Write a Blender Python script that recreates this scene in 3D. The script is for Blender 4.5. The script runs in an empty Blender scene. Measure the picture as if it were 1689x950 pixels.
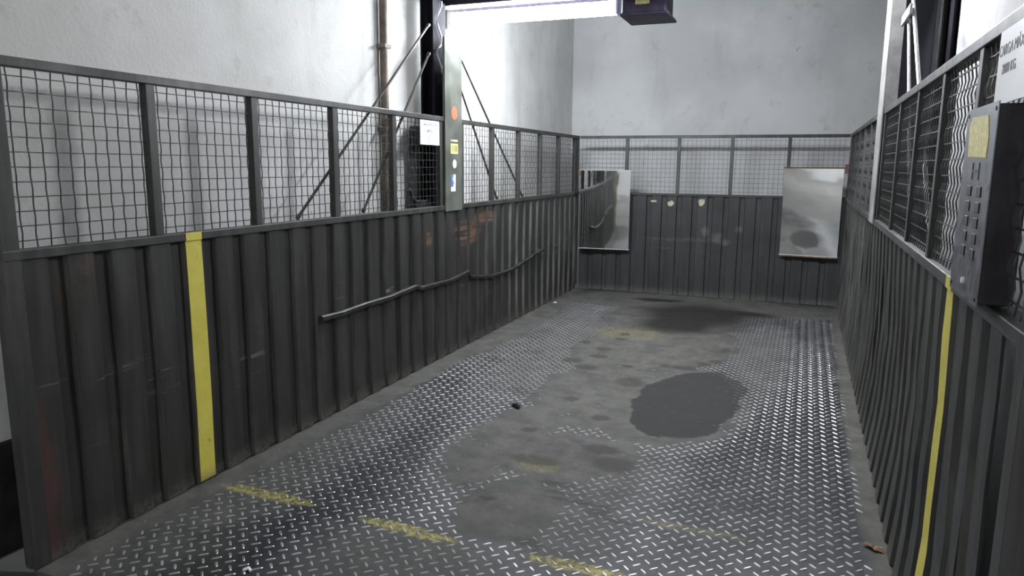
import bpy, math, random
from mathutils import Vector, Matrix, noise
random.seed(7)
C = bpy.context.scene.collection
SC = bpy.context.scene
# ------------------------------------------------------------------ camera
A_, B_, D_, HT, MZ = 2.555, 0.414, 8.582, 1.853, 1.19      # left wall, right wall, back wall, top rail, middle rail
cam = bpy.data.cameras.new('camera'); co = bpy.data.objects.new('camera', cam); C.objects.link(co)
cam.sensor_width = 36; cam.sensor_fit = 'HORIZONTAL'; cam.lens = 36 * 1200.08 / 1689
cam.clip_start = 0.02; cam.clip_end = 100
yw, pt, rl = math.radians(21.7), math.radians(9.583), math.radians(0.485)
F = Vector((-math.sin(yw) * math.cos(pt), math.cos(yw) * math.cos(pt), -math.sin(pt)))
R = Vector((math.cos(yw), math.sin(yw), 0)); U = R.cross(F)
R2 = math.cos(rl) * R + math.sin(rl) * U; U2 = -math.sin(rl) * R + math.cos(rl) * U
m = Matrix((R2, U2, -F)).transposed().to_4x4(); m.translation = Vector((0, 0, 1.5))
co.matrix_world = m
SC.camera = co
# ------------------------------------------------------------------ world, exposure
w = bpy.data.worlds.new('world'); SC.world = w; w.use_nodes = True
w.node_tree.nodes['Background'].inputs[0].default_value = (0.75, 0.82, 0.95, 1)
w.node_tree.nodes['Background'].inputs[1].default_value = 0.05
SC.view_settings.view_transform = 'Standard'; SC.view_settings.look = 'None'
SC.view_settings.gamma = 1; SC.view_settings.exposure = 0.0
TUBE_LIFT = 210.0      # emission of the fluorescent fittings over the lift
TUBE_SIDE = 360.0     # the short fitting over the right edge
TUBE_HALL = 75.0       # emission of the fittings in the garage hall behind the camera

# ------------------------------------------------------------------ mesh helpers
class MB:
    def __init__(s): s.v = []; s.f = []
    def quad(s, *p):
        n = len(s.v); s.v += [tuple(q) for q in p]; s.f.append(tuple(range(n, n + len(p)))); return s
    def box(s, x0, x1, y0, y1, z0, z1):
        n = len(s.v)
        s.v += [(x, y, z) for x in (x0, x1) for y in (y0, y1) for z in (z0, z1)]
        for q in ((0, 1, 3, 2), (4, 6, 7, 5), (0, 4, 5, 1), (2, 3, 7, 6), (0, 2, 6, 4), (1, 5, 7, 3)):
            s.f.append(tuple(n + i for i in q))
        return s
    def tube(s, pts, r, n=8, cap=True, flat=1.0):
        pts = [Vector(p) for p in pts]; rings = []
        for i, p in enumerate(pts):
            d = (pts[min(i + 1, len(pts) - 1)] - pts[max(i - 1, 0)]).normalized()
            up = Vector((0, 0, 1)) if abs(d.z) < .9 else Vector((0, 1, 0))
            a = d.cross(up).normalized(); b = d.cross(a).normalized()
            base = len(s.v)
            for k in range(n):
                t = 2 * math.pi * (k + .5) / n
                s.v.append(tuple(p + a * math.cos(t) * r * flat + b * math.sin(t) * r))
            rings.append(base)
        for i in range(len(rings) - 1):
            for k in range(n):
                k2 = (k + 1) % n
                s.f.append((rings[i] + k, rings[i] + k2, rings[i + 1] + k2, rings[i + 1] + k))
        if cap:
            s.f.append(tuple(rings[0] + k for k in reversed(range(n))))
            s.f.append(tuple(rings[-1] + k for k in range(n)))
        return s
    def prism(s, poly, axis, t0, t1):
        """extrude a 2-D outline along axis (0=x: poly in y,z; 1=y: poly in x,z; 2=z: poly in x,y)"""
        n = len(s.v); k = len(poly)
        def P(q, t):
            return ((t, q[0], q[1]), (q[0], t, q[1]), (q[0], q[1], t))[axis]
        s.v += [P(q, t0) for q in poly] + [P(q, t1) for q in poly]
        s.f.append(tuple(range(n, n + k))); s.f.append(tuple(reversed(range(n + k, n + 2 * k))))
        for i in range(k):
            j = (i + 1) % k; s.f.append((n + i, n + k + i, n + k + j, n + j))
        return s
    def mesh(s, name, mat=None, smooth=False):
        me = bpy.data.meshes.new(name); me.from_pydata(s.v, [], s.f)
        import bmesh
        bm = bmesh.new(); bm.from_mesh(me); bmesh.ops.recalc_face_normals(bm, faces=bm.faces); bm.to_mesh(me); bm.free()
        if mat: me.materials.append(mat)
        if smooth:
            for p in me.polygons: p.use_smooth = True
        return me

def bevel(o, wd=.003, seg=2):
    b = o.modifiers.new('bevel', 'BEVEL'); b.width = wd; b.segments = seg; b.limit_method = 'ANGLE'; return o

def obj(name, me, parent=None, loc=(0, 0, 0), kind=None):
    """loc is the world place of the mesh origin"""
    o = bpy.data.objects.new(name, me); C.objects.link(o)
    o.location = loc
    if parent:
        o.parent = parent
        base = Vector(parent.location)
        if parent.parent: base = base + parent.parent.location
        o.location = Vector(loc) - base
    if kind: o['kind'] = kind
    return o

def tag(o, label, cat, group=None):
    o['label'] = label; o['category'] = cat
    if group: o['group'] = group
    return o

def thing(name, label, cat, loc=(0, 0, 0), group=None):
    o = bpy.data.objects.new(name, None); C.objects.link(o); o.location = loc; o.empty_display_size = .1
    return tag(o, label, cat, group)

def part(name, mb, mat, parent, kind=None, smooth=False, bev=0):
    """mesh given in world coordinates, re-based on its own centre"""
    n = len(mb.v); c = Vector((0, 0, 0))
    for q in mb.v: c += Vector(q)
    c /= n
    mb.v = [(q[0] - c.x, q[1] - c.y, q[2] - c.z) for q in mb.v]
    o = obj(name, mb.mesh(name, mat, smooth), parent, c, kind)
    if bev: bevel(o, bev)
    return o

# ------------------------------------------------------------------ material helpers
class NT:
    def __init__(s, name):
        s.m = bpy.data.materials.new(name); s.m.use_nodes = True; s.t = s.m.node_tree
        s.b = s.t.nodes['Principled BSDF']; s.L = s.t.links
        s.pos = s.t.nodes.new('ShaderNodeNewGeometry').outputs['Position']
    def N(s, typ, **kw):
        n = s.t.nodes.new(typ)
        for k, v in kw.items(): setattr(n, k, v)
        return n
    def set(s, sock, v):
        if hasattr(v, 'is_output') or isinstance(v, bpy.types.NodeSocket): s.L.new(v, sock)
        else:
            sock.default_value = v
    def math(s, op, a, b=0.0, c=None, clamp=False):
        n = s.N('ShaderNodeMath', operation=op); n.use_clamp = clamp
        s.set(n.inputs[0], a); s.set(n.inputs[1], b)
        if c is not None: s.set(n.inputs[2], c)
        return n.outputs[0]
    def mapping(s, scale=(1, 1, 1), loc=(0, 0, 0), src=None):
        n = s.N('ShaderNodeMapping'); s.L.new(src or s.pos, n.inputs[0])
        n.inputs['Scale'].default_value = scale; n.inputs['Location'].default_value = loc; return n.outputs[0]
    def noise(s, scale, detail=4, rough=.55, vec=None, dist=0):
        n = s.N('ShaderNodeTexNoise'); s.L.new(vec or s.pos, n.inputs['Vector'])
        n.inputs['Scale'].default_value = scale; n.inputs['Detail'].default_value = detail
        n.inputs['Roughness'].default_value = rough; n.inputs['Distortion'].default_value = dist
        return n.outputs['Fac']
    def ramp(s, fac, a, b, ca=0.0, cb=1.0):
        n = s.N('ShaderNodeMapRange'); n.clamp = True; s.L.new(fac, n.inputs[0])
        n.inputs[1].default_value = a; n.inputs[2].default_value = b
        n.inputs[3].default_value = ca; n.inputs[4].default_value = cb
        n.interpolation_type = 'SMOOTHSTEP'
        return n.outputs[0]
    def mix(s, fac, a, b):
        n = s.N('ShaderNodeMix', data_type='RGBA')
        s.set(n.inputs[0], fac)
        for sock, v in ((n.inputs[6], a), (n.inputs[7], b)):
            if isinstance(v, tuple): sock.default_value = (*v[:3], 1)
            else: s.L.new(v, sock)
        return n.outputs[2]
    def sep(s, vec=None):
        n = s.N('ShaderNodeSeparateXYZ'); s.L.new(vec or s.pos, n.inputs[0]); return n.outputs
    def warp(s, amp, scale, amp2=0, scale2=1):
        n = s.N('ShaderNodeTexNoise'); s.L.new(s.pos, n.inputs['Vector']); n.inputs['Scale'].default_value = scale
        n.inputs['Detail'].default_value = 5; n.inputs['Roughness'].default_value = .65
        v = s.N('ShaderNodeVectorMath', operation='SUBTRACT'); s.L.new(n.outputs['Color'], v.inputs[0]); v.inputs[1].default_value = (.5, .5, .5)
        k = s.N('ShaderNodeVectorMath', operation='SCALE'); s.L.new(v.outputs[0], k.inputs[0]); k.inputs['Scale'].default_value = amp
        a = s.N('ShaderNodeVectorMath', operation='ADD'); s.L.new(s.pos, a.inputs[0]); s.L.new(k.outputs[0], a.inputs[1])
        return a.outputs[0]
    def ellipse(s, u, v, cu, cv, ru, rv, soft=.3):
        """1 inside, 0 outside; soft = width of edge relative to the radius"""
        a = s.math('DIVIDE', s.math('SUBTRACT', u, cu), ru); b = s.math('DIVIDE', s.math('SUBTRACT', v, cv), rv)
        d = s.math('SQRT', s.math('ADD', s.math('MULTIPLY', a, a), s.math('MULTIPLY', b, b)))
        return s.ramp(d, 1 + soft, 1 - soft)
    def bump(s, h, strength=.3, dist=.01):
        n = s.N('ShaderNodeBump'); s.L.new(h, n.inputs['Height']); n.inputs['Strength'].default_value = strength
        n.inputs['Distance'].default_value = dist; s.L.new(n.outputs[0], s.b.inputs['Normal'])
    def out(s, color=None, rough=None, metal=None):
        for k, v in (('Base Color', color), ('Roughness', rough), ('Metallic', metal)):
            if v is None: continue
            if isinstance(v, tuple): v = (*v[:3], 1)
            s.set(s.b.inputs[k], v)
        return s.m

def simple(name, col, rough=.5, metal=0.0, var=.15, scale=20, bump=0.0):
    n = NT(name); f = n.noise(scale, 4)
    c = n.mix(n.ramp(f, .3, .7), tuple(x * (1 - var) for x in col), tuple(min(1, x * (1 + var)) for x in col))
    if bump: n.bump(f, bump, .004)
    return n.out(c, n.ramp(f, .3, .7, max(0, rough - .07), min(1, rough + .07)), metal)

def concrete(name, c1, c2, stain=(.30, .29, .27), seed=0.0, blot=.55):
    n = NT(name)
    mp = n.mapping((1, 1, 1), (seed, seed * 2, 0))
    big = n.noise(.9, 5, .6, mp); mid = n.noise(5, 6, .65, mp); fine = n.noise(55, 3, .6, mp)
    col = n.mix(n.ramp(big, .35, .68), c1, c2)
    col = n.mix(n.math('MULTIPLY', n.ramp(mid, .56, .80), blot), col, stain)
    st = n.noise(1.6, 5, .6, n.mapping((1.6, 1.6, .25), (seed, 3, 1)))
    col = n.mix(n.ramp(st, .52, .78, 0, .5), col, stain)
    spots = n.noise(16, 2, .5, n.mapping((1, 1, .5), (9 + seed, 2, 4)))
    col = n.mix(n.ramp(spots, .765, .79, 0, .7), col, (.16, .15, .14))
    h = n.math('ADD', n.math('MULTIPLY', mid, .7), n.math('MULTIPLY', fine, .3))
    n.bump(h, .35, .02)
    return n.out(col, .88)

def cage_paint(name, base, edge, rub=True):
    """old dark paint on pressed steel: rubbed, dusty, with scrapes and a faded red-orange mark"""
    n = NT(name); x, y, z = n.sep()
    streak = n.noise(1.0, 5, .6, n.mapping((16, 16, 1.3)))
    blot = n.noise(2.3, 5, .6); fine = n.noise(60, 3, .6)
    scr = n.noise(1.0, 3, .5, n.mapping((2.5, 2.5, 34)), 1.2)
    c = n.mix(n.ramp(streak, .35, .72), base, edge)
    c = n.mix(n.ramp(blot, .45, .75, 0, .5), c, tuple(k * .45 for k in base))
    if rub:
        band = n.ramp(n.math('ABSOLUTE', n.math('SUBTRACT', z, .58)), .30, .04)
        sc = n.math('MULTIPLY', n.math('MULTIPLY', n.ramp(scr, .62, .74), n.ramp(blot, .46, .62)), band)
        c = n.mix(n.math('MULTIPLY', sc, .65), c, (.23, .22, .21))
        rust = n.math('MULTIPLY', n.ramp(n.noise(3.1, 5, .7, n.mapping((1, 1, 1), (5, 5, 5))), .60, .72), .35)
        c = n.mix(rust, c, (.10, .055, .035))
        wp = n.warp(.12, 9); sx, sy, sz = n.sep(wp)
        left = n.ramp(x, -2.3, -2.4)
        for (cy, cz, ry, rz, kk) in ((5.42, .97, .24, .085, .75), (5.80, 1.06, .22, .05, .7), (5.45, .89, .16, .03, .6), (4.74, .94, .06, .05, .7)):
            e = n.math('MULTIPLY', n.math('MULTIPLY', n.ellipse(sy, sz, cy, cz, ry, rz, .35), left), n.ramp(scr, .36, .55))
            c = n.mix(n.math('MULTIPLY', e, kk), c, (.16, .085, .062))
        e = n.math('MULTIPLY', n.ellipse(sy, sz, 1.70, .30, .08, .34, .4), left)
        c = n.mix(n.math('MULTIPLY', e, .6), c, (.09, .04, .034))
        back = n.ramp(y, 8.4, 8.5)
        for (cx, cz, rx, rz, kk) in ((-1.03, .76, .05, .05, .6), (-.90, .70, .05, .06, .5), (-.80, .64, .035, .03, .5), (-.66, .80, .04, .03, .35), (-1.2, .66, .5, .02, .25)):
            e = n.math('MULTIPLY', n.ellipse(sx, sz, cx, cz, rx, rz, .5), back)
            c = n.mix(n.math('MULTIPLY', e, kk), c, (.22, .22, .21))
        e = n.math('MULTIPLY', n.ellipse(sx, sz, -.9, .70, .9, .12, .6), back)
        c = n.mix(n.math('MULTIPLY', e, .5), c, (.012, .012, .012))
        dust = n.math('MULTIPLY', n.ramp(z, .10, 0), n.ramp(fine, .3, .6))
        c = n.mix(n.math('MULTIPLY', dust, .6), c, (.13, .125, .115))
    n.bump(n.math('ADD', n.math('MULTIPLY', streak, .4), n.math('MULTIPLY', fine, .2)), .25, .01)
    return n.out(c, n.ramp(blot, .3, .7, .42, .62), 0.15)

# patches on the lift floor, in metres: (cx, cy, rx, ry)
DUST = [(-1.45, 3.55, .25, .70), (-1.12, 2.80, .25, .32), (-1.15, 4.6, .50, .80), (-1.25, 5.9, .50, .95), (-.85, 6.2, .45, .9),
        (-.74, 4.6, .50, .90), (-1.15, 7.2, .7, 1.0), (-2.52, 5.0, .15, 4.6), (-1.95, 7.9, .8, .28), (-1.0, 8.15, 1.6, .55), (.43, 5.0, .12, 5.0),
        (-2.56, 2.2, .15, 1.2), (-1.10, 3.45, .30, .40), (-2.5, 6.6, .27, 1.9), (-.85, 3.55, .16, .28)]
THIN = [(-2.48, 2.6, .42, 1.7), (-.95, 3.35, .42, .75), (-.85, 2.75, .30, .40), (-1.75, 5.6, .45, 1.6), (-2.3, 6.5, .4, 1.8), (-.25, 6.0, .25, 1.2), (-1.3, 2.2, .45, .35)]
OIL = [(-.62, 4.60, .315, .66), (-.55, 4.95, .27, .42), (-.66, 4.35, .25, .42)]
BLACK = [(-.95, 7.45, .50, .62), (-1.05, 6.95, .38, .35), (-1.45, 8.18, .26, .10), (-.62, 7.75, .42, .16), (-.95, 7.6, .6, .2)]
DRIP = [(-1.42, 6.35, .045, .06), (-1.41, 6.15, .05, .05), (-1.46, 5.75, .06, .06), (-1.44, 5.50, .07, .05), (-1.67, 5.92, .05, .06), (-1.60, 5.30, .08, .07),
        (-1.45, 5.15, .09, .06), (-.52, 6.1, .04, .08), (-.55, 5.7, .06, .06), (-.63, 5.6, .05, .05), (-1.05, 4.10, .06, .05), (-1.32, 4.38, .05, .05),
        (-1.38, 3.75, .045, .04), (-1.2, 3.35, .14, .055), (-1.0, 3.12, .09, .03), (-.80, 3.45, .12, .10), (-.92, 3.62, .10, .07), (-.84, 2.98, .17, .02),
        (-.74, 2.92, .06, .035), (-.95, 3.04, .09, .014), (-.62, 2.87, .12, .012), (-.95, 2.56, .07, .03), (-1.38, 2.62, .05, .02), (-1.25, 2.86, .04, .02), (-1.05, 4.9, .10, .12),
        (-.5, 5.35, .06, .06), (-.75, 5.42, .1, .05), (-1.15, 5.3, .05, .04), (-.90, 5.42, .035, .04)]
YEL = [(-2.19, 2.50, .25, .042), (-1.50, 2.465, .16, .036), (-1.33, 2.45, .12, .03), (-.72, 2.46, .19, .036), (-1.17, 3.30, .12, .09), (-1.4, 6.4, .3, .25), (-.35, 2.92, .22, .03)]

def floor_mat(name, tread):
    n = NT(name); wp = n.warp(.16, 5); u, v, _ = n.sep(wp)
    x0, y0, _ = n.sep()
    wp2 = n.warp(.07, 22); u2, v2, _ = n.sep(wp2)
    fine = n.noise(90, 3, .6); mid = n.noise(6, 6, .7); big = n.noise(1.3, 4, .6)
    dust = None
    for (cx, cy, rx, ry) in DUST:
        e = n.ellipse(u, v, cx, cy, rx, ry, .28); dust = e if dust is None else n.math('MAXIMUM', dust, e)
    for (cx, cy, rx, ry) in THIN:
        e = n.math('MULTIPLY', n.ellipse(u, v, cx, cy, rx, ry, .5), .72); dust = n.math('MAXIMUM', dust, e)
    dust = n.math('MULTIPLY', dust, n.ramp(mid, .30, .50, .72, 1.0))
    steel = n.mix(n.ramp(mid, .35, .7), (.018, .018, .020), (.034, .034, .037))
    if tread:
        steel = n.mix(n.ramp(mid, .35, .7), (.40, .40, .42), (.60, .60, .62))
    dc = n.mix(n.ramp(mid, .35, .7), (.062, .061, .056), (.092, .090, .082))
    dc = n.mix(n.ramp(fine, .35, .75, 0, .35), dc, (.05, .049, .045))
    c = n.mix(dust, steel, dc)
    # worn yellow line across the floor
    ye = None
    for (cx, cy, rx, ry) in YEL:
        kk = .65 if (ry < .05 and cy < 2.8) else .16
        e = n.math('MULTIPLY', n.ellipse(u2, v2, cx, cy, rx, ry, .25), kk); ye = e if ye is None else n.math('MAXIMUM', ye, e)
    ye = n.math('MULTIPLY', ye, n.ramp(n.noise(38, 4, .6), .40, .58, .15, 1))
    c = n.mix(ye, c, (.34, .30, .07))
    wet = None
    for (cx, cy, rx, ry) in OIL:
        e = n.ellipse(u, v, cx, cy, rx, ry, .035); wet = e if wet is None else n.math('MAXIMUM', wet, e)
    c = n.mix(n.math('MULTIPLY', wet, .88), c, (.022, .022, .023))
    bl = None
    for (cx, cy, rx, ry) in BLACK:
        e = n.ellipse(u, v, cx, cy, rx, ry, .45); bl = e if bl is None else n.math('MAXIMUM', bl, e)
    c = n.mix(n.math('MULTIPLY', bl, .95), c, (.010, .009, .008))
    dr = None
    for (cx, cy, rx, ry) in DRIP:
        e = n.ellipse(u2, v2, cx, cy, rx, ry, .35); dr = e if dr is None else n.math('MAXIMUM', dr, e)
    c = n.mix(n.math('MULTIPLY', dr, .72), c, (.028, .026, .024))
    c = n.mix(n.ramp(n.noise(3.3, 5, .7, n.mapping((1, 1, 1), (3, 3, 3))), .52, .72, 0, .6), c, (.03, .028, .026))
    c = n.mix(n.ramp(n.noise(11, 4, .65, n.mapping((1, 1, 1), (8, 3, 3))), .62, .70, 0, .5), c, (.024, .023, .021))
    metal = n.math('MULTIPLY', n.math('SUBTRACT', 1.0, n.math('MAXIMUM', dust, n.math('MAXIMUM', n.math('MAXIMUM', wet, bl), ye))), 1.0 if tread else .45)
    rough = n.math('ADD', n.math('MULTIPLY', dust, .42), (.32 if tread else .46), clamp=True)
    rough = n.math('ADD', rough, n.math('MULTIPLY', n.math('MAXIMUM', wet, bl), .18), clamp=True)
    n.bump(n.math('ADD', fine, mid), .12 if tread else .25, .004)
    return n.out(c, rough, metal)

def dull(m_, v):
    m_.node_tree.nodes['Principled BSDF'].inputs['Specular IOR Level'].default_value = v
def emit(name, col, strength):
    m_ = bpy.data.materials.new(name); m_.use_nodes = True; b = m_.node_tree.nodes['Principled BSDF']
    b.inputs['Base Color'].default_value = (.9, .9, .9, 1); b.inputs['Emission Color'].default_value = (*col, 1)
    b.inputs['Emission Strength'].default_value = strength; return m_

M = {}
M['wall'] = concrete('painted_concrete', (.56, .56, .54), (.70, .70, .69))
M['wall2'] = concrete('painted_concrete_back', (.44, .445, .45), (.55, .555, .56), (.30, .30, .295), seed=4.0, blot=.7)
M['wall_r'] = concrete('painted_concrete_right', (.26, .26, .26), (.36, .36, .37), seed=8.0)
M['pit'] = concrete('pit_concrete', (.09, .085, .08), (.13, .125, .12))
M['slab'] = concrete('garage_slab', (.22, .22, .21), (.32, .31, .30), (.12, .12, .12), 2.0)
M['hall'] = concrete('hall_paint', (.76, .76, .76), (.82, .82, .82), (.6, .6, .6), 6.0)
M['cage'] = cage_paint('cage_paint', (.022, .0213, .0198), (.044, .043, .040))
M['cage_r'] = cage_paint('cage_paint_worn', (.020, .0195, .0185), (.055, .054, .051))
M['cage_b'] = cage_paint('cage_paint_back', (.018, .019, .0195), (.032, .034, .035))
M['rail'] = cage_paint('rail_paint', (.030, .030, .028), (.062, .061, .058), rub=False)
M['bar'] = cage_paint('bar_paint', (.009, .0085, .008), (.026, .025, .023), rub=False)
M['edge_hl'] = cage_paint('worn_edge', (.040, .040, .037), (.12, .12, .11), rub=False)  # lighter grey, painted-in highlight for the rib facets that face the camera
M['wire'] = simple('wire_steel', (.035, .035, .035), .5, .3)
M['wire_r'] = simple('wire_steel_bright', (.06, .06, .06), .45, .5)
M['plate'] = simple('column_paint', (.095, .101, .086), .45, .1, .25, 7)
M['dark'] = simple('dark_steel', (.012, .011, .016), .8, .0, .3, 10)
M['dark2'] = simple('guide_steel', (.030, .028, .033), .42, .5, .3, 8)
M['greyp'] = simple('grey_plate', (.085, .087, .095), .5, .2, .15, 9)
M['rod'] = simple('brace_steel', (.06, .057, .05), .45, .5, .3, 30)
M['rod_b'] = simple('brace_bright', (.32, .32, .32), .40, .5, .2, 30)
M['colr'] = simple('column_bright', (.26, .26, .255), .45, .3, .25, 9)
M['pipe'] = simple('rusty_pipe', (.155, .125, .105), .7, .1, .35, 14)
M['yellow'] = None
n = NT('yellow_paint'); f = n.noise(14, 6, .7); g = n.noise(60, 3, .6)
cc = n.mix(n.ramp(f, .35, .7), (.54, .48, .075), (.62, .55, .11))
cc = n.mix(n.math('MULTIPLY', n.ramp(n.noise(26, 5, .7, n.mapping((1, 1, .45))), .62, .70), .8), cc, (.16, .14, .05))
zz = n.sep()[2]
cc = n.mix(n.math('MULTIPLY', n.ramp(zz, .09, .0), .6), cc, (.18, .15, .06))
M['yellow'] = n.out(cc, .5)
M['floor'] = floor_mat('diamond_plate', False)
M['tread'] = floor_mat('tread_steel', True)
M['chrome'] = None
n = NT('mirror_glass'); n.bump(n.noise(3.0, 2, .4), .10, .02)
M['mirror'] = n.out((.86, .88, .88), .045, 1.0)
M['mirror_edge'] = simple('mirror_edge', (.45, .45, .44), .5)
M['rusty'] = simple('rusty_frame', (.16, .09, .06), .75, .1, .4, 25)
M['white'] = simple('sign_white', (.78, .78, .80), .45, 0, .03, 5)
M['ink'] = simple('ink', (.14, .14, .15), .6)
M['ink2'] = simple('faded_ink', (.38, .38, .40), .6)
M['panel'] = simple('panel_steel', (.17, .175, .19), .42, .7, .12, 40)
M['black'] = simple('black_plastic', (.010, .010, .010), .65)
M['label_y'] = simple('label_yellow', (.62, .55, .20), .55, 0, .25, 70)
M['orange'] = simple('sticker_orange', (.30, .11, .055), .6, 0, .4, 120)
M['st_y'] = simple('sticker_yellow', (.55, .50, .18), .6, 0, .2, 60)
M['st_w'] = simple('sticker_white', (.80, .82, .82), .5)
M['st_b'] = simple('sticker_blue', (.08, .16, .36), .5)
M['paper'] = simple('old_paper', (.42, .38, .28), .8, 0, .4, 60)
M['cable'] = simple('cable_white', (.65, .65, .72), .4)
M['fit'] = simple('fitting_white', (.75, .75, .77), .5)
M['boxp'] = simple('box_paint', (.045, .038, .065), .5, .1, .3, 12)
M['leaf'] = simple('dry_leaf', (.17, .095, .05), .8, 0, .4, 60)
M['tube'] = emit('tube_glow', (.90, .95, 1.0), TUBE_LIFT)
M['tube3'] = emit('tube_glow_side', (.95, .97, 1.0), TUBE_SIDE)
M['tube2'] = emit('tube_glow_hall', (.95, .97, 1.0), TUBE_HALL)
M['grime'] = simple('kerb_paint', (.03, .028, .028), .7, 0, .3, 8)

for k_, v_ in (('dark', .08), ('floor', .3), ('grime', .1), ('boxp', .2), ('pit', .1)): dull(M[k_], v_)

# ------------------------------------------------------------------ structure
def struct(name, mb, mat, smooth=False):
    o = obj(name, mb.mesh(name, mat, smooth), None); o['kind'] = 'structure'; return o
WL, WR, WB, ZT, ZB, YF = -2.80, .97, 9.08, 4.1, -1.2, 1.35
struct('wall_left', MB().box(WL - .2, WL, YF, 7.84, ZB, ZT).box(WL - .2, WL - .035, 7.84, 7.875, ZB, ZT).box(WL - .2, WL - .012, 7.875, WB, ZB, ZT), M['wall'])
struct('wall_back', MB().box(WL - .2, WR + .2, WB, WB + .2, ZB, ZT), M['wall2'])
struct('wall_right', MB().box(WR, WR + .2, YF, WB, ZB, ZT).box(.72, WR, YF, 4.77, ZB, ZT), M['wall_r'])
struct('wall_front', MB().box(-6, WL - .0, YF - .2, YF, 0, ZT).box(WR, 5, YF - .2, YF, 0, ZT).box(WL, WR, YF - .2, YF, 3.2, ZT), M['hall'])
struct('ceiling', MB().box(WL - .2, WR + .2, YF - .2, WB + .2, ZT, ZT + .2), M['hall'])
struct('ceiling.001', MB().box(-6, 5, -9, YF, 3.2, 3.3), M['hall'])
struct('floor.001', MB().box(-6, 5, -9, 1.58, -.2, -.005), M['slab'])
struct('floor.002', MB().box(WL - .2, WR + .2, 1.58, WB + .2, ZB - .2, ZB), M['pit'])
struct('wall_hall_left', MB().box(-6.2, -6, -9, YF, -.1, 3.2), M['hall'])
struct('wall_hall_right', MB().box(5, 5.2, -9, YF, -.1, 3.2), M['hall'])
struct('wall_hall_back', MB().box(-6, 5, -9.2, -9, -.1, 3.2), M['hall'])
struct('baseboard_left', MB().box(WL, WL + .03, YF, 1.95, -.004, .435), M['grime'])

# lift platform floor: plate with treads
fl = struct('floor', MB().box(-A_ - .01, B_ + .01, 1.66, D_ + .02, -.06, 0), M['floor'])
def in_dust(x, y):
    wx = .08 * noise.noise((x * 4, y * 4, 1.3)); wy = .08 * noise.noise((x * 4, y * 4, 7.7)); best = 9
    for (cx, cy, rx, ry) in DUST + [(o_[0], o_[1], o_[2], o_[3]) for o_ in OIL[:1]] + BLACK[:1]:
        d = math.hypot((x + wx - cx) / rx, (y + wy - cy) / ry); best = min(best, d)
    return best
def tread_profile(h):
    """lens-shaped raised bar, 40 mm long, 10 mm wide, local axis = x"""
    L, W_ = .0210, .0066
    base = [(-L, 0), (-L * .72, -W_ * .8), (0, -W_), (L * .72, -W_ * .8), (L, 0), (L * .72, W_ * .8), (0, W_), (-L * .72, W_ * .8)]
    top = [(x * .82, y * .55) for x, y in base]
    return base, top, h
def tread_geo(mb, cx, cy, ang, h):
    base, top, h = tread_profile(h); n0 = len(mb.v); ca, sa = math.cos(ang), math.sin(ang)
    for P_, z in ((base, -.0005), (top, h)):
        for x, y in P_: mb.v.append((cx + x * ca - y * sa, cy + x * sa + y * ca, z))
    mb.f.append(tuple(range(n0 + 8, n0 + 16)))
    for i in range(8):
        j = (i + 1) % 8; mb.f.append((n0 + i, n0 + j, n0 + 8 + j, n0 + 8 + i))
PX, PY = .0328, .0715
cands = []
i = 0; x = -2.53
while x < .335:
    odd = i % 2; y = 1.70 + (PY / 2 if odd else 0)
    while y < 8.3:
        d = in_dust(x, y)
        k = max(0.0, min(1.0, (d - .86) / .30))
        if k < .15 and random.random() < .93: y += PY; continue
        h = .0022 * (.25 + .75 * k)
        cands.append((math.hypot(x, y - 0.), x, y, math.radians(45 if odd == 0 else -45), h))
        y += PY
    x += PX; i += 1
def in_view(x, y):
    d = Vector((x, y, -1.5)); z = d.dot(F); px = 844.5 + 1200 * d.dot(R2) / z; py = 475 - 1200 * d.dot(U2) / z
    return 0 < px < 1689 and 0 < py < 950
big = sorted([c for c in cands if in_view(c[1], c[2])])[:300]; bigset = set(big)
tm = {}
for c_ in big:
    key = (round(math.degrees(c_[3])), round(c_[4], 4))
    if key not in tm:
        mb = MB(); tread_geo(mb, 0, 0, c_[3], c_[4]); tm[key] = mb.mesh('tread', M['tread'])
    obj('tread', tm[key], fl, (c_[1], c_[2], 0))
mb = MB()
for c_ in cands:
    if c_ not in bigset: tread_geo(mb, c_[1], c_[2], c_[3], c_[4])
me = mb.mesh('tread_field', M['tread']); obj('tread_field', me, fl, kind='stuff')

# ------------------------------------------------------------------ cage walls
def bulge_l(y, z): return .006 * math.sin(math.pi * z / MZ) * math.sin(y * 2.1)
def bulge_r(y, z):
    t = z / MZ
    return .026 * math.sin(math.pi * t) ** 1.2 * (.6 + .4 * math.sin(y * 1.7 + 1)) - .016 * max(0, 1 - t * 3.2) ** 1.5
def panel(prof, zs, off, dent, mirror=1, axis='y'):
    """corrugated steel sheet, one period; prof = [(along, depth)]; depth>0 goes away from the cage"""
    mb = MB(); T = .003; n_ = len(prof)
    for z in zs:
        for (a, d) in prof:
            e = off(z) + dent(a, z)
            mb.v.append((mirror * -(d + e), a, z) if axis == 'y' else (a, d + e, z))
        for (a, d) in reversed(prof):
            e = off(z) + dent(a, z)
            mb.v.append((mirror * -(d + e + T), a, z) if axis == 'y' else (a, d + e + T, z))
    k = 2 * n_
    for i_ in range(len(zs) - 1):
        for j in range(k):
            j2 = (j + 1) % k
            mb.f.append((i_ * k + j, i_ * k + j2, (i_ + 1) * k + j2, (i_ + 1) * k + j))
    for zi in (0, len(zs) - 1):
        for j in range(n_ - 1):
            mb.f.append((zi * k + j, zi * k + j + 1, zi * k + k - 2 - j, zi * k + k - 1 - j))
    return mb
ZS = [0.004, .08, .2, .35, .5, .65, .8, 1.0, 1.155]
def edge_highlights(me, mat):
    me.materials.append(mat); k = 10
    for i_ in range(len(ZS) - 1): me.polygons[i_ * k + 3].material_index = 1  # near facet of each rib takes the painted highlight colour
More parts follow.
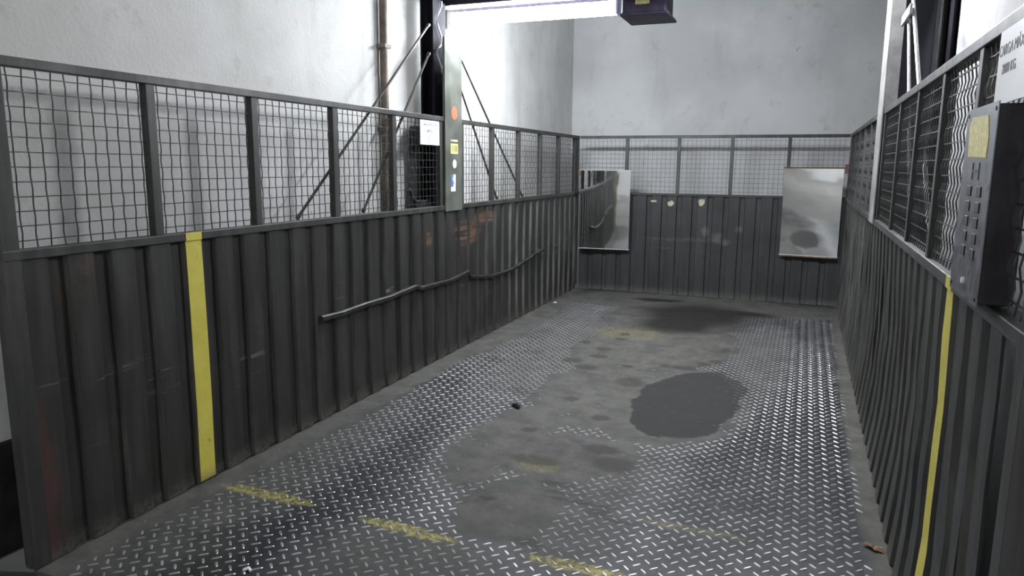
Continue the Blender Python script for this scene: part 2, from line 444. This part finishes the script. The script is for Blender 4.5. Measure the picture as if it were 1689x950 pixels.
def dentf(seed, amp):
    return lambda a, z: amp * noise.noise((a * 9 + seed * 13.1, z * 3.1, seed)) * math.sin(math.pi * min(1, z / 1.15))

def wire_field(mb, p0, p1, z0, z1, pitch, r, amp, axis):
    """woven crimped wires; axis 'y': wall along y at x=p0[0]; axis 'x': wall along x at y=p0[1]"""
    if axis == 'y': a0, a1, c = p0[1], p1[1], p0[0]
    else: a0, a1, c = p0[0], p1[0], p0[1]
    na = max(2, round((a1 - a0) / pitch)); nz = max(2, round((z1 - z0) / pitch))
    da = (a1 - a0) / na; dz = (z1 - z0) / nz
    W = lambda a, off, z: (c + off, a, z) if axis == 'y' else (a, c + off, z)
    for i_ in range(na):
        a = a0 + (i_ + .5) * da
        pts = [W(a + random.uniform(-.0012, .0012) + ((amp * .45 if (k % 2) else -amp * .45) if amp > .004 else 0), amp * (1 if (k + (i_ if amp < .004 else 0)) % 2 else -1), z0 + k * dz / 1.0) for k in range(nz + 1)]
        mb.tube(pts, r, 4, cap=False)
    for k in range(nz):
        z = z0 + (k + .5) * dz
        pts = [W(a0 + j * da, (amp if amp < .004 else .0008) * (1 if (k + j) % 2 else -1), z + random.uniform(-.0008, .0008)) for j in range(na + 1)]
        mb.tube(pts, r, 4, cap=False)

def cage_side(side):
    s = 1 if side == 'left' else -1                       # +x is inside for the left wall
    X = -A_ if s == 1 else B_
    if s == 1:
        W = thing('cage_wall', 'long left side wall of the car lift, ribbed dark steel below framed wire mesh, with one wide yellow stripe', 'wall panel', (X, 1.66, 0))
        posts = [2.337, 2.96, 3.63, 4.29, 4.965, 5.335, 5.96, 6.60, 7.22, 7.83, 8.45]; ridge0 = 1.905 - .187; N_ = 37
        gap = (4.965, 5.335); mat = M['cage']; bul = bulge_l; wm = M['wire']
    else:
        W = thing('cage_wall', 'right side wall of the car lift, buckled ribbed dark steel below wavy wire mesh, seen edge on', 'wall panel', (X, 1.60, 0))
        posts = [2.35, 2.93, 3.55, 4.20, 4.98, 5.36, 5.98, 6.60, 7.22, 7.83, 8.45]; ridge0 = 2.370 - .187 * 4; N_ = 37
        gap = (4.98, 5.36); mat = M['cage_r']; bul = bulge_r; wm = M['wire_r']
    y0 = W.location.y
    def bx(u0, u1, ya, yb, z0, z1):                        # u = depth away from the cage interior
        xa, xb = X - s * u0, X - s * u1
        return MB().box(min(xa, xb), max(xa, xb), ya, yb, z0, z1)
    # rails and posts
    part('top_rail', bx(-.004, .042, y0, D_, HT - .034, HT), M['rail'], W, bev=.003)
    part('middle_rail', bx(-.006, .050, y0, D_, MZ - .036, MZ), M['rail'], W, bev=.003)
    part('kick_plate', bx(.020, .050, y0, D_, .0, .05), mat, W)
    part('corner_post', bx(-.004, .055, y0, y0 + .065, .002, HT - .034), M['rail'], W, bev=.003)
    part('corner_post', bx(-.002, .052, D_ - .05, D_ - .004, .052, HT - .034), M['rail'], W, bev=.003)
    for yy in posts:
        part('post', bx(.001, .040, yy - .022, yy + .022, MZ, HT - .034), M['rail'], W, bev=.002)
    edges = [y0 + .065] + posts + [D_ - .05]
    for i_ in range(len(edges) - 1):
        a, b = edges[i_] + (.022 if i_ else 0), edges[i_ + 1] - .022
        if edges[i_] == gap[0]: continue
        mb = MB(); wire_field(mb, (X - s * .018, a), (X - s * .018, b), MZ + .003, HT - .037, .052, (.0026 if s == 1 else .0029), .0022 if s == 1 else .0048, 'y')
        part('wire_mesh', mb, wm, W, kind='stuff')
    # ribbed sheets: each rib is a pressed panel
    prof = [(0, 0), (.104, 0), (.112, .030), (.178, .030), (.1868, 0)] if s == -1 else [(0, 0), (.105, 0), (.107, .022), (.179, .022), (.1868, 0)]
    variants = []
    for vi in range(7):
        amp = .006 if s == 1 else .012
        variants.append(panel(prof, ZS, lambda z: 0, dentf(vi + (0 if s == 1 else 20), amp), 1 if s == 1 else -1))
    for k in range(N_):
        ya = ridge0 + .187 * k
        if ya < y0 + .03 or ya + .187 > D_ + .01: continue
        mbv = variants[k % 7]
        mb = MB(); mb.f = list(mbv.f)
        mb.v = [(vx - s * bul(ya + .09, vz), vy, vz) for vx, vy, vz in mbv.v]
        o = obj('steel_panel', mb.mesh('steel_panel', mat), W, (X - s * .001, ya, 0))
        edge_highlights(o.data, M['edge_hl'])
    # yellow stripe painted on one rib
    sy = (2.468, 2.560) if s == 1 else (2.374, 2.466)
    vi = [k for k in range(N_) if abs(ridge0 + .187 * k - sy[0]) < .02][0]
    ya = ridge0 + .187 * vi; dn = dentf((vi % 7) + (0 if s == 1 else 20), .006 if s == 1 else .012); mb = MB()
    zz = [.012, .08, .2, .35, .5, .65, .8, 1.0, 1.154]
    for z in zz:
        # follow the sheet between its two bends
        def off(a): t = (a - ya) / .104; return (1 - t) * dn(0, z) + t * dn(.104, z) + bul(ya + .09, z)
        for a, dd in ((sy[0], .0015), (sy[1], .0015), (sy[1], -.0005), (sy[0], -.0005)):
            mb.v.append((X - s * .001 - s * off(a) + s * dd, a, z))
    for i_ in range(len(zz) - 1):
        for j in range(4):
            j2 = (j + 1) % 4; mb.f.append((i_ * 4 + j, i_ * 4 + j2, i_ * 4 + 4 + j2, i_ * 4 + 4 + j))
    mb.f.append((0, 1, 2, 3)); n0 = len(zz) * 4; mb.f.append((n0 - 4, n0 - 3, n0 - 2, n0 - 1))
    n1 = len(mb.v); mb.box(min(X + s * .0065, X + s * .0045), max(X + s * .0065, X + s * .0045), sy[0], sy[1], MZ - .036, MZ + (.0 if s == 1 else 0))
    o = part('painted_stripe', mb, M['yellow'], W); o['label'] = 'yellow painted stripe'
    return W
cwl = cage_side('left'); cwr = cage_side('right')

def sweep(pts, hw, hh):
    """flat bar swept along pts (in y,z) standing off the left wall"""
    mb = MB()
    for i_, (y, z) in enumerate(pts):
        x0_ = -A_ + .001; x1_ = -A_ + hw
        mb.v += [(x0_, y, z - hh), (x1_, y, z - hh), (x1_, y, z + hh * .55), (x1_ - .010, y, z + hh), (x0_, y, z + hh)]
    for i_ in range(len(pts) - 1):
        for j in range(5):
            j2 = (j + 1) % 5; mb.f.append((i_ * 5 + j, i_ * 5 + j2, i_ * 5 + 5 + j2, i_ * 5 + 5 + j))
    mb.f.append((0, 1, 2, 3, 4)); n0 = len(mb.v); mb.f.append((n0 - 5, n0 - 4, n0 - 3, n0 - 2, n0 - 1))
    return mb
part('bumper_bar', sweep([(3.415, .618), (3.62, .611), (3.87, .619), (4.17, .616), (4.52, .636), (4.60, .612), (4.72, .610), (5.07, .600), (5.25, .612), (5.42, .628)], .026, .014), M['bar'], cwl)
part('bumper_bar', sweep([(5.43, .585), (5.59, .556), (5.91, .520), (6.35, .518), (6.84, .570), (7.00, .598), (7.26, .618)], .026, .014), M['bar'], cwl)

# back wall of the cage
CB = thing('cage_wall', 'end wall of the car lift, vertical dark steel panels under five wire mesh bays, behind the two mirrors', 'wall panel', ((-A_ + B_) / 2, D_, 0))
x0, x1 = -A_ + .001, B_ - .001
part('top_rail', MB().box(x0 + .006, x1 - .006, D_ + .001, D_ + .04, HT - .034, HT), M['rail'], CB, bev=.003)
part('middle_rail', MB().box(x0 + .008, x1 - .008, D_ - .004, D_ + .045, MZ - .028, MZ), M['cage_b'], CB, bev=.003)
bposts = [-1.975, -1.372, -.785, -.185]
for xx in bposts: part('post', MB().box(xx - .019, xx + .019, D_ + .002, D_ + .036, MZ, HT - .034), M['rail'], CB, bev=.002)
ed = [x0 + .008] + bposts + [x1 - .008]
for i_ in range(len(ed) - 1):
    mb = MB(); wire_field(mb, (ed[i_] + (.019 if i_ else 0), D_ + .016), (ed[i_ + 1] - .019, D_ + .016), MZ + .003, HT - .037, .050, .0019, .0026, 'x')
    part('wire_mesh', mb, M['wire'], CB, kind='stuff')
bprof = [(0, 0), (.112, 0), (.118, .020), (.168, .020), (.1745, 0)]
xs = -2.532; k = 0
bv = [panel(bprof, ZS[:-1] + [1.163], lambda z: 0, dentf(40 + q, .007), 1, 'x').mesh('steel_panel', M['cage_b']) for q in range(4)]
while xs + .1745 < B_ - .0:
    obj('steel_panel', bv[k % 4], CB, (xs, D_ + .001, 0)); xs += .1747; k += 1
part('filler_strip', MB().box(xs, B_ - .003, D_ + .001, D_ + .02, .004, 1.162), M['cage_b'], CB)

# ------------------------------------------------------------------ columns, rails, braces
def column(side, label, mat):
    s = 1 if side == 'left' else -1; X = -A_ if s == 1 else B_
    c = thing('support_column', label, 'column', (X, 5.16, MZ))
    xa, xb = sorted((X - s * .000, X + s * .006)); 
    if s == 1:
        part('face_plate', MB().prism([(5.005, MZ - .045), (5.295, MZ - .045), (5.295, 2.41), (5.03, 2.45), (5.005, 2.44)], 0, X + .0065, X + .012), mat, c)
        part('flange', MB().box(X - .055, X + .0055, 5.285, 5.295, MZ + .002, 2.40), mat, c)
        part('flange', MB().box(X - .008, X + .0055, 5.005, 5.015, MZ + .002, 2.43), mat, c)
        for z in (2.30, 2.18): part('bolt', MB().tube([(X - .02, 5.296, z), (X - .02, 5.32, z)], .012, 6), M['dark2'], c)
    else:
        part('face_plate', MB().box(X - .014, X - .0065, 5.00, 5.33, MZ - .03, 3.3), mat, c)
        part('flange', MB().box(X - .0055, X + .060, 5.00, 5.01, HT + .002, 3.3), mat, c)
        part('flange', MB().box(X - .0055, X + .060, 5.32, 5.33, HT + .002, 3.3), mat, c)
    return c
column('left', 'olive grey steel column plate with small stickers between the mesh bays of the long left wall', M['plate'])
column('right', 'pale steel column standing in the mesh of the right wall', M['colr'])

# guide rails behind the cage
g = thing('guide_rail', 'dark vertical guide rail behind the stickered column on the left', 'guide rail', (-2.68, 5.09, ZB))
part('web', MB().box(-2.72, -2.64, 5.07, 5.10, ZB, ZT), M['dark'], g)
part('flange', MB().box(-2.640, -2.628, 4.985, 5.185, ZB, ZT), M['dark'], g)
part('flange', MB().box(-2.735, -2.722, 4.985, 5.185, ZB, ZT), M['dark'], g)
g = thing('guide_rail', 'dark vertical steel guide rail and screen behind the right wall mesh', 'guide rail', (.68, 5.2, ZB))
part('screen', MB().box(.70, .715, 4.82, 8.2, ZB, ZT), M['dark'], g)
part('flange', MB().box(.662, .672, 4.98, 5.20, ZB, ZT), M['dark2'], g)
part('web', MB().box(.672, .70, 5.07, 5.10, ZB, ZT), M['dark2'], g)
part('edge_angle', MB().box(.69, .70, 4.78, 4.818, ZB, ZT), M['dark'], g)
# cross beam
cb = thing('cross_beam', 'dark steel beam crossing over the cage at the top edge of the view', 'beam', (-1.1, 5.16, 2.69))
part('bottom_flange', MB().box(-2.75, .60, 5.20, 5.33, 2.688, 2.700), M['boxp'], cb)
part('web', MB().box(-2.75, .60, 5.26, 5.272, 2.700, 2.86), M['boxp'], cb)
part('top_flange', MB().box(-2.75, .60, 5.20, 5.33, 2.860, 2.872), M['boxp'], cb)

def rod(label, pts, mat, r=.009, grp=None):
    mb = MB().tube(pts, r, 8)
    c = Vector(pts[-1])
    t = thing('brace_rod', label, 'brace', c, grp)
    part('rod', mb, mat, t, smooth=False)
    a, b = Vector(pts[0]), Vector(pts[-1]); d = (b - a).normalized()
    part('nut', MB().tube([a - d * .004, a + d * .022], r * 1.45, 6), mat, t)
    part('nut', MB().tube([b - d * .022, b + d * .004], r * 1.45, 6), mat, t)
    return t
xo = -2.618
rod('upper thin steel brace sloping down from the left column towards the near mesh', [(xo, 4.90, 2.50), (xo, 3.335, 1.20)], M['rod'])
rod('lower, steeper thin steel brace on the near side of the left column', [(xo, 4.90, 2.30), (xo, 3.99, 1.20)], M['rod'])
rod('upper thin steel brace sloping down from the left column towards the back wall', [(xo, 5.31, 2.43), (xo, 6.83, 1.20)], M['rod'])
rod('lower, steeper thin steel brace on the far side of the left column', [(xo, 5.31, 2.24), (xo, 6.18, 1.20)], M['rod'])
rod('bright long steel brace leaning from the right column down to the top rail', [(.482, 4.90, 2.56), (.482, 3.335, 1.20)], M['rod_b'], .010)
rod('short inner steel brace beside the right column, nearly upright', [(.482, 4.86, 2.33), (.482, 3.99, 1.20)], M['rod_b'], .009)
t = thing('brace_bracket', 'small pale bracket plate joining the braces to the right column', 'bracket', (.47, 4.8, 2.35))
part('plate', MB().box(.455, .470, 4.60, 4.99, 2.32, 2.375), M['colr'], t, bev=.002)
part('lug', MB().box(.4705, .472, 4.72, 4.78, 2.33, 2.365), M['colr'], t)

# pipe on the left shaft wall
t = thing('conduit_pipe', 'rusty brown vertical pipe fixed to the concrete wall behind the left mesh', 'pipe', (-2.755, 4.5, 0))
part('pipe', MB().tube([(-2.765, 4.52, ZB), (-2.765, 4.52, ZT)], .028, 14), M['pipe'], t, smooth=True)
for z in (2.30, 1.74): part('clamp', MB().box(-2.799, -2.730, 4.48, 4.56, z - .012, z + .012), M['pipe'], t)
# wavy cable
wv = [(5.13, 2.70), (5.125, 2.66), (5.10, 2.63), (5.055, 2.58), (5.045, 2.545), (5.075, 2.50), (5.12, 2.45), (5.13, 2.42), (5.11, 2.375), (5.06, 2.345), (5.055, 2.31), (5.09, 2.26), (5.125, 2.22), (5.13, 2.18)]
tag(part('hanging_cable', MB().tube([(-2.612, y - .035, z) for y, z in wv], .0065, 6), M['cable'], None, smooth=True), 'thin white wavy cable hanging on the dark left guide rail', 'cable')
# door equipment behind the mesh by the column
tag(part('cover_plate', MB().box(-2.765, -2.755, 4.84, 5.09, 1.0, 1.70), M['greyp'], None, bev=.003), 'plain grey cover plate behind the mesh beside the left column', 'cover')
t = thing('switch_box', 'small black switch box above the grey cover plate behind the left mesh', 'box', (-2.71, 4.88, 1.72))
part('body', MB().box(-2.76, -2.68, 4.85, 4.93, 1.64, 1.78), M['black'], t, bev=.004)
part('lever', MB().tube([(-2.679, 4.89, 1.71), (-2.655, 4.89, 1.68)], .007, 6), M['black'], t)
t = thing('guide_shoe', 'black curved bracket low behind the left mesh, in front of the grey plate', 'bracket', (-2.66, 4.85, 1.2))
part('arm', MB().tube([(-2.655, 4.64, 1.325), (-2.655, 4.665, 1.30), (-2.655, 4.70, 1.245), (-2.655, 4.74, 1.225), (-2.655, 4.9, 1.222), (-2.655, 5.02, 1.24), (-2.655, 5.06, 1.27)], .016, 8), M['black'], t, smooth=True)
part('base_block', MB().box(-2.68, -2.63, 4.70, 4.97, 1.15, 1.215), M['black'], t, bev=.004)

# ------------------------------------------------------------------ lights of the place
def fitting(label, x0, x1, y, z0, mat, name='tube_light', grp=None):
    t = thing(name, label, 'light', ((x0 + x1) / 2, y, z0 + .14), grp)
    part('diffuser', MB().prism([(y - .055, z0 + .085), (y - .045, z0 + .015), (y - .02, z0), (y + .02, z0), (y + .045, z0 + .015), (y + .055, z0 + .085)], 0, x0 + .015, x1 - .015), mat, t)
    part('body', MB().box(x0, x1, y - .06, y + .06, z0 + .087, z0 + .125), M['fit'], t)
    part('end_cap', MB().box(x0, x0 + .0145, y - .058, y + .058, z0 - .004, z0 + .086), M['fit'], t)
    part('end_cap', MB().box(x1 - .0145, x1, y - .058, y + .058, z0 - .004, z0 + .086), M['fit'], t)
    return t
fitting('glaring fluorescent light over the far half, left of the hanging box', -2.73, -1.36, 5.50, 2.60, M['tube'])
fitting('fluorescent light right of the hanging box, just above the top of the view', -.35, .30, 4.95, 2.76, M['tube3'])
def hall_light(x, y, where):
    t = thing('hall_light', 'ceiling fluorescent light in the garage hall, ' + where, 'light', (x, y, 3.19), 'hall ceiling lights')
    part('body', MB().box(x - .7, x + .7, y - .08, y + .08, 3.15, 3.199), M['fit'], t)
    part('diffuser', MB().box(x - .68, x + .68, y - .07, y + .07, 3.10, 3.149), M['tube2'], t)
for q in ((-1.5, -3.5, "nearer, on the long side wall's side"), (1.5, -3.5, 'nearer, on the button panel side'), (-1.5, -6.5, "farther, on the long side wall's side"), (1.5, -6.5, 'farther, on the button panel side')): hall_light(*q)

# hanging box beside the lamp
t = thing('hanging_box', 'dark hanging metal box with yellow label, at the right end of the glaring light', 'box', (-1.13, 5.6, 2.6))
bxm = MB()
bxm.box(-1.30, -.995, 5.34, 5.66, 2.575, 2.98)
part('body', bxm, M['boxp'], t, bev=.004)
part('base_plate', MB().box(-1.315, -.975, 5.33, 5.72, 2.555, 2.573), M['boxp'], t, bev=.003)
lab = part('label', MB().box(-1.205, -1.105, 5.3385, 5.3399, 2.628, 2.78), M['label_y'], t); lab['label'] = 'dirty yellow label'
for z in (2.65, 2.67, 2.69): part('label_line', MB().box(-1.195, -1.115, 5.3375, 5.3384, z, z + .006), M['ink2'], lab)

# ------------------------------------------------------------------ mirrors
def mirror(label, cx, cz, w_, h_, yawd, tiltd, y, rusty=False, twist=0.0, bowd=.004):
    t = thing('safety_mirror', label, 'mirror', (cx, y, cz))
    def bxl(a0, a1, b0, b1, c0, c1): return MB().box(a0, a1, b0, b1, c0, c1)
    def lp(name, mb, mat):
        o = bpy.data.objects.new(name, mb.mesh(name, mat)); C.objects.link(o); o.parent = t; return o
    # slightly bowed glass sheet
    g_ = MB(); nx, nz = 14, 20
    bow = lambda u, v: -bowd * (1 - u * u) * (1 - .4 * v * v) + twist * (u * w_ / 2) * (v * h_ / 2)
    for k in range(nz + 1):
        for i_ in range(nx + 1):
            u = -1 + 2 * i_ / nx; v = -1 + 2 * k / nz
            g_.v.append((u * w_ / 2, bow(u, v) - .002, v * h_ / 2))
    off_ = len(g_.v)
    for k in range(nz + 1):
        for i_ in range(nx + 1):
            u = -1 + 2 * i_ / nx; v = -1 + 2 * k / nz
            g_.v.append((u * w_ / 2, bow(u, v) + .002, v * h_ / 2))
    for k in range(nz):
        for i_ in range(nx):
            q = k * (nx + 1) + i_
            g_.f.append((q, q + 1, q + nx + 2, q + nx + 1)); g_.f.append((q + off_, q + off_ + nx + 1, q + off_ + nx + 2, q + off_ + 1))
    o = lp('glass', g_, M['mirror'])
    for p in o.data.polygons: p.use_smooth = True
    lp('backing', bxl(-w_ / 2, w_ / 2, .009, .013, -h_ / 2, h_ / 2), M['mirror_edge'])
    lp('edge_strip', bxl(-w_ / 2 - .006, w_ / 2 + .006, -.004, .012, -h_ / 2 - .010, -h_ / 2 - .001), M['mirror_edge'])
    if rusty:
        lp('top_angle', bxl(-w_ / 2 - .01, w_ / 2 + .06, -.006, .02, h_ / 2 + .001, h_ / 2 + .016), M['rusty'])
        lp('bottom_angle', bxl(-w_ / 2, w_ / 2, .0, .02, -h_ / 2 - .024, -h_ / 2 - .011), M['rusty'])
        lp('bracket', bxl(w_ / 2 + .008, w_ / 2 + .045, -.006, .035, h_ / 2 - .05, h_ / 2 + .045), M['rusty'])
    else:
        lp('top_strip', bxl(-w_ / 2 - .004, w_ / 2 + .004, -.004, .012, h_ / 2 + .001, h_ / 2 + .008), M['mirror_edge'])
        lp('hinge', bxl(-w_ / 2 - .022, -w_ / 2 - .004, -.002, .02, h_ / 2 - .06, h_ / 2 - .01), M['rusty'])
    t.rotation_euler = (math.radians(tiltd), 0, math.radians(yawd))
    return t
mirror('tall rectangular mirror at the left end of the back wall, reflecting the side wall', -2.200, .985, .60, .92, 4.2, .9, 8.475)
mirror('tall rectangular mirror with rusty top frame at the right end of the back wall', .075, 1.025, .585, .93, -4.0, 2.4, 8.48, True, .035, .005)

# ------------------------------------------------------------------ signs and stickers
def text_mesh(txt, size, mat, ax):
    cu = bpy.data.curves.new('t', 'FONT'); cu.body = txt; cu.size = size; cu.align_x = 'CENTER'; cu.align_y = 'CENTER'; cu.extrude = .0004
    ob = bpy.data.objects.new('t', cu); C.objects.link(ob)
    bpy.context.view_layer.update()
    me = bpy.data.meshes.new_from_object(ob.evaluated_get(bpy.context.evaluated_depsgraph_get()))
    bpy.data.objects.remove(ob)
    me.materials.clear(); me.materials.append(mat)
    # stand it up, facing +x (left wall) or -x (right wall)
    for v in me.vertices:
        x_, y_, z_ = v.co
        v.co = (z_, x_, y_) if ax == 'left' else (-z_, -x_, y_)
    return me
sg = thing('capacity_sign', 'white load capacity sign on the left mesh beside the column', 'sign', (-A_ + .010, 4.768, 1.725))
brd = part('board', MB().box(-A_ + .006, -A_ + .010, 4.625, 4.912, 1.640, 1.812), M['white'], sg)
# mesh text is centred on the loc given; x scaled to the board
for txt, sz, z, mt in (('CARGA MÁXIMA', .031, 1.782, 'ink'), ('2800 KG.', .030, 1.737, 'ink')):
    obj('lettering', text_mesh(txt, sz, M[mt], 'left'), brd, (-A_ + .0105, 4.768, z))
part('pictogram', MB().box(-A_ + .0101, -A_ + .0108, 4.738, 4.762, 1.665, 1.700), M['ink2'], brd)
sg = thing('capacity_sign', 'large white load capacity sign high on the right wall above the button panel', 'sign', (B_ - .014, 1.915, 1.72))
brd = part('board', MB().box(B_ - .016, B_ - .012, 1.775, 2.055, 1.645, 1.812), M['white'], sg)
obj('lettering', text_mesh('CARGA MÁXIMA', .036, M['ink'], 'right'), brd, (B_ - .0165, 1.915, 1.765))
obj('lettering', text_mesh('2800 KG.', .032, M['ink'], 'right'), brd, (B_ - .0165, 1.945, 1.722))

xs_ = -A_ + .0125
tag(part('sticker', MB().tube([(xs_, 5.16, 1.89), (xs_ + .001, 5.16, 1.89)], .052, 20), M['orange'], None), 'round faded orange sticker, topmost on the left column', 'sticker')
t = thing('sticker', 'square yellow sticker with dark marks on the left column under the orange one', 'sticker', (xs_, 5.155, 1.62))
sht = part('sheet', MB().box(xs_, xs_ + .001, 5.095, 5.220, 1.582, 1.660), M['st_y'], t)
for y in (5.125, 5.165, 5.19): part('mark', MB().box(xs_ + .0011, xs_ + .0018, y, y + .012, 1.600, 1.645), M['ink'], sht)
part('torn_strip', MB().box(xs_, xs_ + .001, 5.095, 5.215, 1.675, 1.690), M['paper'], t)
tag(part('sticker', MB().tube([(xs_, 5.160, 1.505), (xs_ + .001, 5.160, 1.505)], .033, 20), M['st_w'], None), 'small white round sticker in the middle of the left column', 'sticker')
t = thing('sticker', 'blue and white upright sticker, lowest on the left column', 'sticker', (xs_, 5.125, 1.36))
part('sheet', MB().box(xs_, xs_ + .001, 5.095, 5.175, 1.295, 1.425), M['st_w'], t)
part('blue_field', MB().prism([(5.095, 1.425), (5.14, 1.425), (5.125, 1.39), (5.145, 1.36), (5.13, 1.33), (5.095, 1.33)], 0, xs_ + .0011, xs_ + .002), M['st_b'], t)
def scrap(label, x, z, w_, h_):
    mb = MB(); pts = []
    for k in range(9):
        a = k / 9 * 2 * math.pi; r_ = random.uniform(.6, 1)
        pts.append((x + math.cos(a) * w_ / 2 * r_, z + math.sin(a) * h_ / 2 * r_))
    mb.prism(pts, 1, D_ - .003, D_ - .0015)
    tag(part('paper_scrap', mb, M['paper'], None), label, 'paper')
scrap('thin torn scrap of yellowed paper on the back wall, nearest the left mirror', -1.635, 1.10, .10, .035)
scrap('torn curl of yellowed paper, middle one on the back wall', -1.435, 1.075, .085, .09)
scrap('largest yellowed paper patch on the back wall below the mesh', -1.09, 1.10, .10, .10)

# ------------------------------------------------------------------ operating panel on the right wall
XP = B_ - .042
op = thing('control_panel', 'upright grey steel button panel with yellow label mounted on the right wall mesh', 'control panel', (B_, 2.02, 1.2))
part('housing', MB().box(XP + .003, B_ + .03, 1.875, 2.185, 1.200, 1.640), M['dark2'], op, bev=.003)
fcp = part('face_plate', MB().box(XP, XP + .0025, 1.868, 2.190, 1.195, 1.645), M['panel'], op)
part('label_plate', MB().prism([(1.93, 1.525), (2.13, 1.530), (2.145, 1.60), (2.12, 1.625), (1.95, 1.62), (1.925, 1.57)], 0, XP - .0015, XP - .0002), M['label_y'], op)['label'] = 'chipped yellow label'
kk = MB().box(XP - .0015, XP - .0002, 1.985, 1.995, 1.475, 1.515).box(XP - .0015, XP - .0002, 2.055, 2.065, 1.475, 1.515).box(XP - .0014, XP - .0003, 1.995, 2.055, 1.492, 1.499)
part('key_symbol', kk, M['black'], fcp)
for r_ in range(5):
    for c_ in range(2):
        y = 1.965 + c_ * .105; z = 1.448 - r_ * .036
        b_ = part('button', MB().box(XP - .0025, XP - .0002, y - .022, y + .022, z - .012, z + .012), M['black'], fcp, bev=.002)
part('lamp', MB().tube([(XP - .006, 2.02, 1.235), (XP - .0002, 2.02, 1.235)], .008, 12), M['st_w'], fcp)
for y, z in ((1.885, 1.63), (2.17, 1.63), (1.885, 1.21), (2.17, 1.21)): part('screw', MB().tube([(XP - .002, y, z), (XP - .0002, y, z)], .005, 8), M['dark2'], fcp)

# ------------------------------------------------------------------ small things on the floor
mb = MB(); mb.tube([(-1.60, 4.09, .0), (-1.60, 4.09, .026)], .020, 7); mb.tube([(-1.585, 4.075, .003), (-1.56, 4.06, .016)], .012, 6)
tag(part('black_lump', mb, M['black'], None), 'small black lump lying on the dusty floor, left of the oil patch', 'debris')
mb = MB()
for (cx, cy, r0) in ((.365, 3.03, .022), (.340, 3.05, .017)):
    ring = []
    for k in range(9):
        a = k / 9 * 2 * math.pi; rr = r0 * random.uniform(.55, 1.25)
        ring.append((cx + rr * 1.3 * math.cos(a), cy + rr * math.sin(a), .004 + random.uniform(0, .012)))
    n0 = len(mb.v); mb.v += ring + [(cx, cy, .012)] + [(p[0], p[1], p[2] - .0015) for p in ring] + [(cx, cy, .0105)]
    for k in range(9):
        k2 = (k + 1) % 9; mb.f.append((n0 + k, n0 + k2, n0 + 9)); mb.f.append((n0 + 10 + k2, n0 + 10 + k, n0 + 19)); mb.f.append((n0 + k, n0 + 10 + k, n0 + 10 + k2, n0 + k2))
tag(part('dry_leaf', mb, M['leaf'], None), 'crumpled orange brown dry leaf on the floor by the right wall', 'leaf')
for (x, y, lb) in ((-2.500, 7.53, 'tiny pale crumb on the floor at the far left corner'), (-1.85, 1.96, 'tiny white crumb near the left wall at the front')):
    mb = MB(); mb.tube([(x, y, 0), (x + .02, y + .006, .010), (x + .035, y, .004)], .006, 5)
    tag(part('crumb', mb, M['st_w'], None), lb, 'debris')
